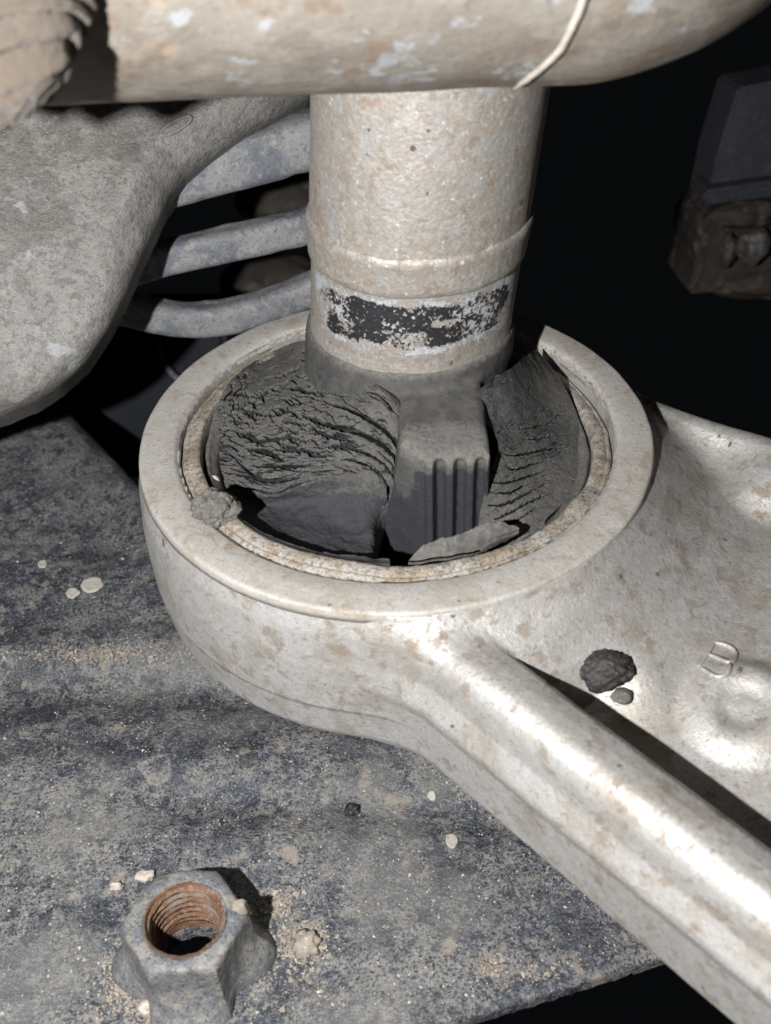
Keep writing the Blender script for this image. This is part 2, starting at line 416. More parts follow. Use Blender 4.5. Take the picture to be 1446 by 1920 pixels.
M['rubber_clean'] = material('bare_black_rubber', (0.030, 0.031, 0.036), [
    ('noise', 0.15, 0.4, 0.7, (0.060, 0.060, 0.062), 0.7, 0.8),
    ('noise', 2.0, 0.5, 0.72, (0.075, 0.072, 0.068), 0.5, 0.9)],
    rough=0.6, spec=0.45, bumps=[(0.4, 0.4, 4), (2.5, 0.1)])
M['rubber_dusty'] = material('dust_coated_rubber', (0.095, 0.09, 0.084), [
    ('noise', 0.25, 0.45, 0.64, (0.050, 0.050, 0.052), 0.7, 0.8),
    ('noise', 1.0, 0.45, 0.66, (0.17, 0.16, 0.142), 0.65, 0.9),
    ('noise', 3.5, 0.54, 0.68, (0.05, 0.05, 0.05), 0.6)],
    rough=0.8, spec=0.3, bumps=[(0.8, 0.16), (4.0, 0.07)])
M['core'] = material('dust_to_black_rubber', (0.055, 0.054, 0.054), [
    ('noise', 0.2, 0.42, 0.64, (0.095, 0.09, 0.083), 0.7, 0.9),
    ('noise', 1.2, 0.62, 1.0, (0.14, 0.133, 0.122), 0.85, 0.85, {'bias': 'dust', 'amt': 0.42}),
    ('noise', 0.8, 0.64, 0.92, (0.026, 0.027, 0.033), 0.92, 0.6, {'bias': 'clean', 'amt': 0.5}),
    ('noise', 2.5, 0.52, 0.66, (0.045, 0.045, 0.046), 0.55)],
    rough=0.72, spec=0.35, bumps=[(1.0, 0.14), (4.0, 0.06)])
M['mud'] = material('dried_mud', (0.15, 0.14, 0.125), [
    ('noise', 0.4, 0.42, 0.58, (0.085, 0.083, 0.082), 0.85),
    ('noise', 1.8, 0.5, 0.7, (0.30, 0.275, 0.24), 0.6)],
    rough=0.95, spec=0.15, bumps=[(1.2, 0.3), (4, 0.15)])
M['mud_pale'] = material('pale_dried_mud', (0.40, 0.375, 0.335), [
    ('noise', 0.8, 0.5, 0.66, (0.29, 0.265, 0.23), 0.7),
    ('noise', 3.0, 0.58, 0.7, (0.16, 0.14, 0.12), 0.6)],
    rough=0.95, spec=0.15, bumps=[(2.0, 0.12), (6, 0.06)])
M['tar'] = material('black_tar_lump', (0.022, 0.021, 0.020), [
    ('noise', 1.2, 0.5, 0.62, (0.075, 0.070, 0.064), 0.6, 0.7),
    ('noise', 4.0, 0.6, 0.7, (0.16, 0.15, 0.14), 0.6)],
    rough=0.5, spec=0.5, bumps=[(1.5, 0.3), (5, 0.12)])
M['sand'] = material('sandy_grit', (0.27, 0.235, 0.192), [
    ('noise', 0.7, 0.45, 0.6, (0.19, 0.17, 0.145), 0.8),
    ('noise', 0.9, 0.55, 0.65, (0.45, 0.42, 0.385), 0.8)], rough=0.95, spec=0.2, bumps=[(4, 0.08)])
M['stone'] = material('pale_pebble', (0.42, 0.385, 0.34), [
    ('noise', 0.8, 0.45, 0.66, (0.30, 0.265, 0.225), 0.8)], rough=0.85, spec=0.3, bumps=[(2, 0.1)])
M['bar'] = material('dusty_blue_grey_bar', (0.105, 0.113, 0.130), [
    ('noise', 0.10, 0.42, 0.60, (0.20, 0.20, 0.20), 0.8),
    ('noise', 0.5, 0.5, 0.62, (0.24, 0.23, 0.215), 0.65),
    ('noise', 2.0, 0.54, 0.64, (0.05, 0.054, 0.062), 0.6),
    ('noise', 1.0, 0.56, 0.66, (0.065, 0.075, 0.10), 0.7)],
    rough=0.65, spec=0.4, bumps=[(0.4, 0.25), (2, 0.1)])
M['cloth'] = material('brown_knit_cloth', (0.098, 0.079, 0.062), [
    ('noise', 0.10, 0.4, 0.65, (0.125, 0.103, 0.083), 0.8),
    ('noise', 0.9, 0.48, 0.66, (0.095, 0.075, 0.058), 0.7)],
    rough=0.95, spec=0.1, bumps=[(0.7, 0.4), (2.5, 0.25)], sheen=0.3)
M['far_blue'] = material('far_blue_grey_panel', (0.024, 0.026, 0.034), [
    ('noise', 0.05, 0.4, 0.65, (0.036, 0.036, 0.041), 0.8), ('noise', 0.5, 0.5, 0.7, (0.05, 0.055, 0.07), 0.5)], rough=0.8, spec=0.3, bumps=[(0.2, 0.5)])
M['far_knob'] = material('far_grey_knob', (0.06, 0.057, 0.054), [('noise', 0.2, 0.42, 0.62, (0.03, 0.028, 0.026), 0.8)], rough=0.6)
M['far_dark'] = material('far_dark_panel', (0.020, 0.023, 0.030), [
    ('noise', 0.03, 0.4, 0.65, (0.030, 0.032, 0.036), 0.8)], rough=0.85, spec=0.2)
M['far_brown'] = material('far_brown_casting', (0.034, 0.028, 0.023), [
    ('noise', 0.06, 0.42, 0.60, (0.022, 0.018, 0.016), 0.85), ('noise', 0.15, 0.5, 0.64, (0.085, 0.072, 0.063), 0.7)], rough=0.8, spec=0.3, bumps=[(0.1, 1.0)])

# ------------------------------------------------------------------ skid plate (what everything stands over)
PZ = -50.0
NUT = atz(343, 1718, PZ + 13.0); NUT = np.array([NUT[0], NUT[1], PZ])
def plate_top(x, y):
    h = 1.7 * np.exp(-((y + 2 - 0.03 * x) / 5.5) ** 2) * sstep(-20, -45, x) * 1.0
    h = h + 1.6 * np.exp(-((y - 16) / 16.0) ** 2)
    h = h - 2.6 * np.exp(-((y + 16 + 0.05 * x) / 6.0) ** 2)
    h = h + 1.4 * np.exp(-((y + 31 - 0.05 * x) / 8.0) ** 2)
    h = h - 1.6 * np.exp(-((y + 40 + 0.12 * (x + 40)) / 4.5) ** 2) * sstep(-65, -35, x)
    h = h + 0.9 * np.exp(-((y + 50) / 6.0) ** 2) * sstep(10, -15, x)
    h = h + 3.0 * sstep(20, 60, y)
    h = h + 0.7 * fbm(x / 17, y / 17, 0, 5, 3) + 0.12 * fbm(x / 2.5, y / 2.5, 0, 8, 3)
    return PZ + h * (1 - np.exp(-(((x - NUT[0]) ** 2 + (y - NUT[1]) ** 2) / 15.0 ** 2) ** 2))
PLPOLY = [(75, -64.1), (75, 10), (-25, 8), (-62.4, 54.8), (-86, 87.4), (-150, 80), (-150, -126)]
def f_plate(x, y, z):
    t = plate_top(x, y); e = sdpoly(x, y, PLPOLY)
    back = sstep(6, 30, y)
    d = smax(e, z - t, 0.9 + 9 * back)
    d = np.maximum(d, (t - 3.4 - 25 * back) - z)
    return np.maximum(d, 5.6 - np.hypot(x - NUT[0], y - NUT[1]))
plate_root = empty('skid_plate', (-40, -30, PZ), 'large dirty blue black metal plate lying under the control arm', 'plate')
P, Q, N = nets(f_plate, (-130, -112, -66), (78, 92, -40), 0.85)
sheet = build('sheet', P, Q, M['plate'], plate_root, N)

# ------------------------------------------------------------------ control arm
arm_root = empty('control_arm', (0, 0, -33), 'pale dusty cast aluminium control arm with a round bushing eye', 'control arm')
WEB = -18.5
BORE = (0.2, 0.7)
BOSS = atz(1398, 1318, -13)
NX, NY, NC = -0.76, -0.65, 30.0
FX, FY, FCC = 0.555, 0.832, 42.0
def arm_top(x, y):
    a = -(NX * x + NY * y - NC)          # inward from the near wall
    b = -(FX * x + FY * y - FCC)         # inward from the far wall
    s = (x * 0.74 - y * 0.67)            # along the arm
    near = np.interp(a, [-4, 0, 3, 6, 9, 10.4, 11.0, 13.2, 18], [-4.5, -3.6, -3.4, -3.9, -5.0, -6.3, -8.2, WEB, WEB])
    far = np.interp(b, [-4, 0, 4, 9, 14, 18], [-7, -6, -7.0, -10, -14.5, WEB])
    far = far + 3.5 * np.exp(-(((x - 63) / 9) ** 2 + ((y + 9) / 6) ** 2)) - 3.0 * np.exp(-(((x - 55) / 7) ** 2 + ((y + 0) / 7) ** 2))
    rr = np.hypot(x, y)
    web = WEB + 5.0 * sstep(17, 40, a) + 0 * x
    web = smax(web, np.interp(rr, [46, 51, 54, 57.5, 70], [-4.5, -6, -10, WEB, WEB]) * sstep(28, 14, a) + np.interp(rr, [46, 48, 51, 56, 62, 70], [-3.0, -4.2, -7.0, -10.5, -13, WEB]) * sstep(14, 28, a), 2.0)
    z = smax(smax(near, web, 0.8), far, 4.0)
    # round boss with a dished middle beside the raised letter
    r = np.hypot(x - BOSS[0], y - BOSS[1])
    z = z + 1.5 * sstep(10.5, 6.0, r) - 1.2 * sstep(5.5, 2, r)
    # pocket end: rises into the eye
    return z + 0.25 * fbm(x / 14, y / 14, 0, 3, 3)
def f_arm(x, y, z):
    r = np.hypot(x, y)
    R = np.interp(z, [-33, -31, -29, -22.5, -22, -12, -5, -1.4, 0, 1], [42.5, 44.4, 45.2, 45.9, 46.25, 46.5, 46.0, 45.0, 44.9, 44.8])
    eye = smax(r - R, -31.5 - z, 2.5)
    wall = NX * x + NY * y - NC - np.interp(z, [-34, -29, -18, -15.6, -14.6, -11, -6, 0], [-1.6, 0.2, 1.0, 1.9, 1.7, 0.2, 0.0, 0.0])
    fw = FX * x + FY * y - FCC
    arm = smax(smax(wall, fw, 3), z - arm_top(x, y), 4.5)
    arm = smax(arm, -31.5 - z, 3.0)
    arm = np.maximum(arm, 20 - (x * 0.74 - y * 0.67))
    d = smin(eye, arm, 6.0 - 3.0 * sstep(-45, -15, y))
    d = np.maximum(d, z + 0.55)
    rb = np.hypot(x - BORE[0], y - BORE[1])
    return np.maximum(d, 38.4 - rb) + 0.05 * vnoise(x / 5, y / 5, z / 5, 21)
P, Q, N = nets(f_arm, (-49, -122, -34), (92, 49, 1.2), 0.75)
def nearrib(c):
    a = -(NX * c[:, 0] + NY * c[:, 1] - NC); return (a < 14.5) & (np.hypot(c[:, 0], c[:, 1]) > 49)
def farrib(c):
    b = -(FX * c[:, 0] + FY * c[:, 1] - FCC); return (b < 14) & (np.hypot(c[:, 0], c[:, 1]) > 49)
fp = [(38.42, -2.0), (38.42, -1.1), (39.2, -0.12), (39.6, 0.08), (42.0, 0.12), (44.5, 0.11), (44.85, 0.06), (45.12, -0.10), (45.24, -0.4), (45.3, -1.0), (45.28, -2.0)]
def fwob(r, z, th):
    k = np.clip((42.0 - r) / 2.4, 0, 1)          # the bore sits a little off the rim's centre
    return r + k * (BORE[0] * np.cos(th) + BORE[1] * np.sin(th)) + 0.06 * vnoise(th * 14, z, 0, 33) * (r > 44), z + 0.04 * vnoise(th * 18, r / 2, 0, 34)
V, F = lathe(fp, 360, wob=fwob, closed=True)
build('eye_face', V, F[:, ::-1], M['alu_face'], arm_root)
parts = split(P, Q, N, [lambda c: np.hypot(c[:, 0], c[:, 1]) <= 49, nearrib, farrib])
for nm, (p, q, n) in zip(('bushing_eye', 'side_rib', 'side_rib', 'web'), parts):
    if len(q): build(nm, p, q, M['alu'], arm_root, n)
# raised letter B
def on_web(x, y):
    z = WEB
    for _ in range(25):
        p = atz(x, y, z); z = 0.4 * z + 0.6 * float(arm_top(p[0], p[1]))
    return np.array([p[0], p[1], z])
def stroke(pix, name, parent, rad=0.42):
    pts = catmull(pix, 22); path = np.array([on_web(*q) + np.array([0, 0, 0.05]) for q in pts])
    V, F = tube(path, rad * np.interp(np.linspace(0, 1, 22), [0, .1, .9, 1], [.5, 1, 1, .5]), 8, 0.15, 3)
    return build(name, V, F, M['alu'], parent)
letter = stroke([(1341, 1204), (1330, 1222), (1318, 1240), (1310, 1252)], 'raised_letter', arm_root, 0.28)
letter['label'] = 'thin raised letter B cast into the web'
stroke([(1339, 1205), (1358, 1209), (1374, 1217), (1380, 1230), (1370, 1242), (1350, 1236), (1327, 1226)], 'letter_loop', letter)
stroke([(1370, 1242), (1366, 1258), (1356, 1268), (1342, 1268), (1326, 1260), (1311, 1251)], 'letter_loop', letter)

# ------------------------------------------------------------------ bushing: sleeve, rubber, bump stop
bush = empty('rubber_bushing', (0, 0, -30), 'cracked black rubber bushing pressed into the arm eye', 'bushing')
def slwob(r, z, th):
    k = 0.5 + 0.5 * np.cos(th - math.radians(35))
    return r + 0.10 * vnoise(th * 9, z * .6, 0, 4), z - 2.0 * k + 1.0 * np.maximum(0, -np.sin(th)) + 0.35 * vnoise(th * 6, 1.0, 0, 6) + 0.12 * vnoise(th * 40, 1.0, 0, 7)
prof = [(38.25, -30), (38.3, -2.4), (38.1, -1.5), (37.6, -1.15), (37.25, -1.2), (36.95, -0.95), (36.3, -0.7), (35.5, -0.65), (35.05, -0.85), (34.8, -1.5), (34.7, -3), (34.65, -12), (34.65, -30)]
pr = np.concatenate([np.linspace(prof[i], prof[i + 1], 4)[:-1] for i in range(len(prof) - 1)] + [[prof[-1]]])
V, F = lathe(pr, 320, (BORE[0], BORE[1], 0), wob=slwob, closed=True)
build('outer_sleeve', V, F[:, ::-1], M['sleeve'], bush)
# rubber skin bonded to the inside of the sleeve
def skwob(r, z, th):
    k = 0.5 + 0.5 * np.cos(th - math.radians(35))
    return r + 0.3 * fbm(th * 6, z * .4, 0, 14, 3), z - 1.2 * k + 0.4 * fbm(th * 4, 0.5, 0, 16, 3)
V, F = lathe([(34.6, -31), (34.55, -4.4), (34.4, -3.2), (34.1, -2.6), (33.7, -2.5), (33.4, -3.0), (33.1, -3.3), (32.6, -3.6), (32.0, -4.6), (31.6, -7), (31.4, -16), (31.4, -31)], 320, (BORE[0], BORE[1], 0), wob=skwob, closed=True)
build('sleeve_lining', V, F[:, ::-1], M['rubber_dusty'], bush)

def crack_map(nv, nu, su, sv, n, ang, dens, seed, lw=(0.10, 0.30), ll=(1.5, 6.0), extra=()):
    """depth map of ragged cracks; su, sv = patch size in mm, ang(u,v) direction, dens(u,v) in 0..1"""
    g = np.random.default_rng(seed); D = np.zeros((nv, nu)); px, py = nu / su, nv / sv
    def draw(path, wmax, dep):
        k = len(path)
        for i in range(k - 1):
            t = (i + 0.5) / (k - 1); wd = wmax * (math.sin(math.pi * min(max(t, 0.04), 0.96)) ** 0.6) * g.uniform(0.6, 1.15)
            a, b = path[i], path[i + 1]; m = wd + 0.25
            x0, x1 = int((min(a[0], b[0]) - m) * px), int((max(a[0], b[0]) + m) * px) + 2
            y0, y1 = int((min(a[1], b[1]) - m) * py), int((max(a[1], b[1]) + m) * py) + 2
            x0, y0 = max(x0, 0), max(y0, 0); x1, y1 = min(x1, nu), min(y1, nv)
            if x1 <= x0 or y1 <= y0: continue
            X, Y = np.meshgrid((np.arange(x0, x1) + .5) / px, (np.arange(y0, y1) + .5) / py)
            ex, ey = b[0] - a[0], b[1] - a[1]; q = ex * ex + ey * ey + 1e-9
            s = np.clip(((X - a[0]) * ex + (Y - a[1]) * ey) / q, 0, 1)
            d = np.hypot(X - a[0] - s * ex, Y - a[1] - s * ey)
            v = dep * (1 - sstep(wd * 0.75, wd * 1.15, d))
            D[y0:y1, x0:x1] = np.maximum(D[y0:y1, x0:x1], v)
    k = 0
    while k < n:
        u, v = g.uniform(0, 1, 2)
        if g.uniform() > dens(u, v): continue
        k += 1
        ln = ll[0] + (ll[1] - ll[0]) * g.uniform() ** 2.2; st = 0.32; a0 = ang(u, v) + g.normal(0, 0.12)
        p = np.array([u * su, v * sv]); path = [p]; a = a0
        for i in range(int(ln / st)):
            a = 0.65 * a + 0.35 * (ang(min(max(p[0] / su, 0), 1), min(max(p[1] / sv, 0), 1)) + g.normal(0, 0.08)) + g.normal(0, 0.33)
            p = p + st * np.array([math.cos(a), math.sin(a)]); path.append(p)
        if len(path) > 2: draw(path, g.uniform(*lw) * (0.6 + 0.5 * ln / ll[1]), g.uniform(0.5, 1.3) * (0.6 + 0.5 * ln / ll[1]))
    for pts, wd, dp in extra:
        pa = catmull(np.array(pts) * [su, sv], 46); pa = pa + np.cumsum(g.normal(0, 0.05, pa.shape), 0) * 0.5 + g.normal(0, 0.07, pa.shape)
        draw(list(pa), wd, dp)
    return D
def cracked(name, ctrl, nu, nv, D, parent, mat, thick=2.5, seed=0, amp=0.35, clean=None):
    G = patch(ctrl, nu, nv)
    du = np.gradient(G, axis=1); dv = np.gradient(G, axis=0)
    Nn = np.cross(du, dv); Nn /= np.linalg.norm(Nn, axis=2, keepdims=True)
    if Nn[nv // 2, nu // 2, 2] < 0: Nn = -Nn
    x, y = G[..., 0], G[..., 1]
    h = amp * fbm(x / 6, y / 6, 0, seed, 3) + 0.05 * fbm(x / 0.9, y / 0.9, 0, seed + 3, 3)
    if clean is not None:
        uc, vc = np.meshgrid(np.linspace(0, 1, nu), np.linspace(0, 1, nv)); h = h + np.clip(clean(uc, vc), 0, 1) * 0.6 * fbm(x / 2.6, y / 2.6, G[..., 2] / 2.6, seed + 5, 4)
    # lips of the cracks stand a little proud on their front side
    sh = np.roll(D, 4, axis=0) * 0.06
    G2 = G + Nn * (h + sh - D)[..., None]
    V = np.concatenate([G2.reshape(-1, 3)]); F = grid_faces(nv, nu)
    # a closed body: rim folded down and back
    rim = np.concatenate([np.arange(nu), np.arange(1, nv) * nu + nu - 1, (nv - 1) * nu + np.arange(nu - 2, -1, -1), np.arange(nv - 2, 0, -1) * nu])
    low = V[rim] - np.array([0, 0, thick]); k = len(rim); b0 = len(V)
    V = np.concatenate([V, low]); i = np.arange(k)
    S = np.stack([rim[i], rim[(i + 1) % k], b0 + (i + 1) % k, b0 + i], 1)
    F = np.concatenate([F, S])
    # orient up
    a, b, c = V[F[nu * nv // 2][0]], V[F[nu * nv // 2][1]], V[F[nu * nv // 2][2]]
    if np.cross(b - a, c - a)[2] < 0: F = F[:, ::-1]
    u_, v_ = np.meshgrid(np.linspace(0, 1, nu), np.linspace(0, 1, nv))
    ca = clean(u_, v_).ravel(); ca = np.concatenate([ca, np.ones(k)])
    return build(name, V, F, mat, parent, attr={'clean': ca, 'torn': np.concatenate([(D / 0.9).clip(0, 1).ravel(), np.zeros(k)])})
def atr(x, y, r):                             # a photo pixel on the far inside wall of a round bore
    d = ray(x, y); a = d[0] ** 2 + d[1] ** 2; b = CAM[0] * d[0] + CAM[1] * d[1]; c = CAM[0] ** 2 + CAM[1] ** 2 - r * r
    return CAM + d * ((-b + math.sqrt(max(b * b - a * c, 0))) / a)
def grid_px(rows): return [[aty(*q[1:]) if q[0] == 'y' else atr(*q[1:]) if q[0] == 'r' else atz(*q) for q in r] for r in rows]

left_ctrl = grid_px([
    [(498, 662, -3.5), (528, 652, -1), (556, 640, 4), (590, 640, 9), (630, 655, 12), ('y', 690, 690, 0)],
    [('r', 430, 718, 34.3), (498, 708, -1), (570, 702, 4.5), (640, 708, 8.5), ('y', 712, 728, -3.5), ('y', 780, 752, 1)],
    [('r', 396, 795, 34.3), (478, 788, -0.5), (578, 778, 4), ('y', 668, 770, -4.5), ('y', 746, 784, -7.4), ('y', 800, 802, -2)],
    [('r', 390, 862, 34.3), (478, 862, -2), (580, 852, 2), ('y', 672, 842, -8.5), ('y', 752, 852, -11), ('y', 805, 872, -4)],
    [(396, 905, -6), (488, 918, -5), (592, 898, -0.5), ('y', 676, 894, -11), ('y', 746, 915, -12.6), ('y', 795, 940, -6)],
    [(408, 938, -6), (502, 950, -8.5), (600, 932, -5.5), ('y', 664, 932, -11.8), ('y', 712, 958, -12.8), ('y', 748, 990, -8)],
    [(426, 970, -5.5), (525, 988, -7), (604, 986, -7.5), (668, 990, -8), (702, 1000, -8.5), (713, 1030, -18)],
    [(446, 1000, -4.8), (530, 1022, -5.5), (608, 1036, -6.5), (672, 1046, -7.5), (703, 1050, -8.5), (711, 1070, -20)],
    [(456, 1050, -5), (530, 1075, -5), (608, 1085, -6), (672, 1092, -7), (702, 1096, -8.5), (709, 1110, -22)]])
nu, nv = 640, 600
lext = [([(0.06, 0.481), (0.17, 0.503), (0.25, 0.534), (0.33, 0.516), (0.44, 0.503)], 0.42, 2.2),
        ([(0.40, 0.070), (0.52, 0.105), (0.64, 0.136), (0.74, 0.175), (0.815, 0.263)], 0.62, 3.4),
        ([(0.40, 0.193), (0.54, 0.236), (0.66, 0.280), (0.77, 0.333), (0.84, 0.420)], 0.42, 2.0),
        ([(0.38, 0.254), (0.50, 0.298), (0.63, 0.333), (0.75, 0.385), (0.83, 0.481)], 0.48, 2.2),
        ([(0.46, 0.350), (0.58, 0.376), (0.69, 0.420), (0.78, 0.481), (0.83, 0.560)], 0.34, 1.9),
        ([(0.52, 0.411), (0.62, 0.438), (0.71, 0.481), (0.78, 0.542), (0.815, 0.612)], 0.32, 1.8),
        ([(0.25, 0.341), (0.36, 0.359), (0.46, 0.376)], 0.36, 1.8), ([(0.18, 0.394), (0.30, 0.411), (0.42, 0.429)], 0.40, 2.0),
        ([(0.12, 0.376), (0.22, 0.455), (0.34, 0.473)], 0.40, 2.0), ([(0.10, 0.271), (0.22, 0.306), (0.36, 0.306)], 0.32, 1.7),
        ([(0.12, 0.210), (0.24, 0.236), (0.38, 0.228)], 0.28, 1.6), ([(0.30, 0.166), (0.40, 0.175), (0.54, 0.193)], 0.30, 1.6),
        ([(0.16, 0.333), (0.24, 0.350), (0.30, 0.385)], 0.40, 1.8), ([(0.14, 0.429), (0.20, 0.455), (0.30, 0.464)], 0.36, 1.8),
        ([(0.40, 0.302), (0.50, 0.324), (0.58, 0.350)], 0.3, 1.6), ([(0.845, 0.175), (0.855, 0.315), (0.86, 0.438), (0.835, 0.612)], 0.26, 1.5)]
D = 1.1 * crack_map(nv, nu, 44, 46, 720, lambda u, v: 0.06 + 0.9 * max(0, u - 0.42) * 1.6 + 0.35 * (v - 0.3) * (u < 0.3),
              lambda u, v: (1.0 if 0.11 < v < 0.47 else 0.2 if v < 0.53 else 0.0) * (0.45 if u > 0.5 else 1.0), 5, (0.095, 0.24), (0.8, 5.0), lext)
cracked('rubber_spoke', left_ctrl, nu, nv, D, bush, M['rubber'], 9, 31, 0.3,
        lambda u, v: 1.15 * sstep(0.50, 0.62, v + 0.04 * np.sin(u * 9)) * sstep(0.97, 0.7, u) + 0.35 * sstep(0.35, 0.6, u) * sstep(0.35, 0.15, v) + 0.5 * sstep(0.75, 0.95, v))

right_ctrl = grid_px([
    [(920, 712, 12), (958, 690, 10), (985, 668, 6.5), (1008, 654, 2)],
    [(895, 742, 10.5), (955, 738, 7.5), (1012, 716, 2.5), ('r', 1046, 705, 34.3)],
    [(912, 790, 7), (970, 784, 4), (1036, 775, -1), ('r', 1080, 772, 34.3)],
    [(934, 835, 4.5), (985, 832, 1.5), (1045, 832, -2.5), (1098, 842, -5.5)],
    [(914, 900, 1), (960, 892, -0.5), (1018, 886, -3.0), (1086, 897, -5)],
    [(900, 962, -3), (942, 950, -3), (990, 942, -3.2), (1056, 943, -4.5)],
    [(895, 1010, -6), (935, 1000, -6), (980, 985, -4.0), (1022, 978, -4)],
    [(890, 1050, -9), (935, 1040, -9), (985, 1020, -5), (1035, 1004, -4)]])
nu, nv = 400, 560
rext = [([(0.10, 0.471), (0.35, 0.480), (0.6, 0.454), (0.80, 0.429)], 0.26, 1.5), ([(0.05, 0.583), (0.3, 0.600), (0.55, 0.583), (0.78, 0.531)], 0.28, 1.6),
        ([(0.10, 0.686), (0.35, 0.703), (0.6, 0.669), (0.84, 0.583)], 0.34, 1.8), ([(0.25, 0.771), (0.5, 0.754), (0.72, 0.703), (0.88, 0.651)], 0.40, 2.0),
        ([(0.2, 0.343), (0.45, 0.343), (0.7, 0.309)], 0.24, 1.4), ([(0.35, 0.831), (0.6, 0.806), (0.8, 0.737)], 0.36, 1.8),
        ([(0.2, 0.531), (0.4, 0.540), (0.62, 0.514)], 0.24, 1.4), ([(0.15, 0.634), (0.4, 0.651), (0.66, 0.609)], 0.28, 1.5), ([(0.3, 0.403), (0.5, 0.403), (0.7, 0.377)], 0.22, 1.3)]
D = 1.1 * crack_map(nv, nu, 22, 38, 230, lambda u, v: -0.18, lambda u, v: (1.0 if v > 0.3 else 0.2) * (1.0 if u < 0.7 else 0.2), 9, (0.06, 0.13), (0.8, 4.5), rext)
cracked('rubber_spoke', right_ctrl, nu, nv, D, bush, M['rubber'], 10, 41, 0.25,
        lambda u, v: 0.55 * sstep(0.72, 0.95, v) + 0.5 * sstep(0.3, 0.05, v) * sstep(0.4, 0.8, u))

# rubber core round the post foot with the ribbed bump stop in front
AX0 = np.array([2.5, 16.0]); LEAN = (0.083, -0.039)
def f_core(x, y, z):
    cx, cy = AX0[0] + LEAN[0] * z, AX0[1] + LEAN[1] * z
    r = np.hypot(x - cx, y - cy)
    foot = smax(r - np.interp(z, [-32, 0, 6, 10, 13, 16], [18, 18.9, 19.1, 19.0, 18.7, 18.2]), z - 14.2, 1.5)
    foot = np.maximum(foot, -31 - z)
    # block: chamfered plan, sloping top
    bl = np.maximum.reduce([x - 15.2, (-y - 17.5), y - 4, (-x * 0.673 - y * 0.74) - 10.3, np.interp(z, [-9, -3, 10], [-2.6, -0.9, 0.8]) - x])
    rib = 0.75 * np.clip(1.4 * np.cos((x - 5.2) * 2 * np.pi / 3.35), -1, 1) * sstep(3.5, 4.6, x) * sstep(15.0, 14.6, x) * sstep(7.5, 5.8, z)
    bl = bl - rib * sstep(-14, -16, y)
    top = 0.86 * (z - 8.6) - 0.5 * (y + 15.5) * 0.9 + 0.12 * np.abs(x - 8)
    top = (z - (10.2 + 0.12 * (y + 4)))* 0.98
    slope = (z - 8.0) * 0.80 - (y + 17.3) * 0.60 * 0.55
    bl = smax(smax(bl, top, 2.0), slope, 1.2)
    bl = smax(bl, -31 - z, 1)
    d = smin(foot, bl, 1.1)
    return d + 0.12 * fbm(x / 3, y / 3, z / 3, 77, 2)
P, Q, N = nets(f_core, (-22, -20.5, -31.5), (28, 38, 16.5), 0.42)
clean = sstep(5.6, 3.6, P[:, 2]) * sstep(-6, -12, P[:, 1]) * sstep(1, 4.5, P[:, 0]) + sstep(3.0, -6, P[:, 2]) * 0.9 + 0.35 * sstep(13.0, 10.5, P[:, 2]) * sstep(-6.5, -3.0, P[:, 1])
dust = sstep(3.5, 7.0, P[:, 2]) * sstep(-8, -13, P[:, 1]) * 0.9 + 1.1 * sstep(11.0, 15, P[:, 2])
core_parts = []
cen = P[Q].mean(1); isb = (cen[:, 1] < -3.2) & (cen[:, 0] > -4) & (cen[:, 0] < 16)
for nm, m in (('bump_stop', isb), ('rubber_core', ~isb)):
    u, inv = np.unique(Q[m], return_inverse=True)
    build(nm, P[u], inv.reshape(-1, 4), M['core'], bush, N[u], attr={'clean': clean[u], 'dust': dust[u]})
# floor of the rubber deep in the voids
V, F = lathe([(0.5, -30.5), (12, -30.5), (34, -29.5), (34.5, -31.5), (0.5, -31.5)], 96)
build('rubber_base', V, F, M['rubber_clean'], bush)
# torn skin folded over the sleeve lip
def flap(name, rows, thick, mat, seed, nu=90, nv=26):
    G = patch(grid_px(rows), nu, nv)
    G[..., 2] += 0.35 * fbm(G[..., 0] / 3, G[..., 1] / 3, 0, seed, 3)
    edge = 0.5 * fbm(np.linspace(0, 14, nu), 0.3, 0, seed + 2, 3)
    G[0] += np.array([0, 1, 0]) * edge[:, None]; G[-1] += np.array([0, 0.3, 0]) * edge[:, None]
    T = G.reshape(-1, 3); B = T - np.array([0, 0, thick]); n = nu * nv
    F = grid_faces(nv, nu); V = np.concatenate([T, B])
    rim = np.concatenate([np.arange(nu), np.arange(1, nv) * nu + nu - 1, (nv - 1) * nu + np.arange(nu - 2, -1, -1), np.arange(nv - 2, 0, -1) * nu])
    k = len(rim); i = np.arange(k)
    S = np.stack([rim[i], rim[(i + 1) % k], n + rim[(i + 1) % k], n + rim[i]], 1)
    return build(name, V, np.concatenate([F[:, ::-1], F + n, S[:, ::-1]]), mat, bush)
flap('torn_flap', [[(796, 1018, 0), (850, 1004, 1), (900, 985, 2.2), (938, 978, 2.0), (974, 990, 0.4)],
                   [(778, 1036, -1), (840, 1024, 0), (905, 1008, 0.8), (945, 1000, 0.6), (972, 994, 0)],
                   [(766, 1051, -2), (830, 1044, -1.5), (890, 1032, -1.2), (935, 1014, -1.2), (968, 998, -1)]], 0.8, M['rubber_dusty'], 3)
flap('torn_flap', [[(458, 976, -1), (512, 1008, -1), (580, 1030, -1), (640, 1040, -1), (730, 1049, -1.2)],
                   [(452, 984, -0.4), (508, 1016, -0.3), (580, 1038, -0.3), (645, 1049, -0.4), (732, 1056, -0.8)]], 0.7, M['rubber_clean'], 8, 120, 6)

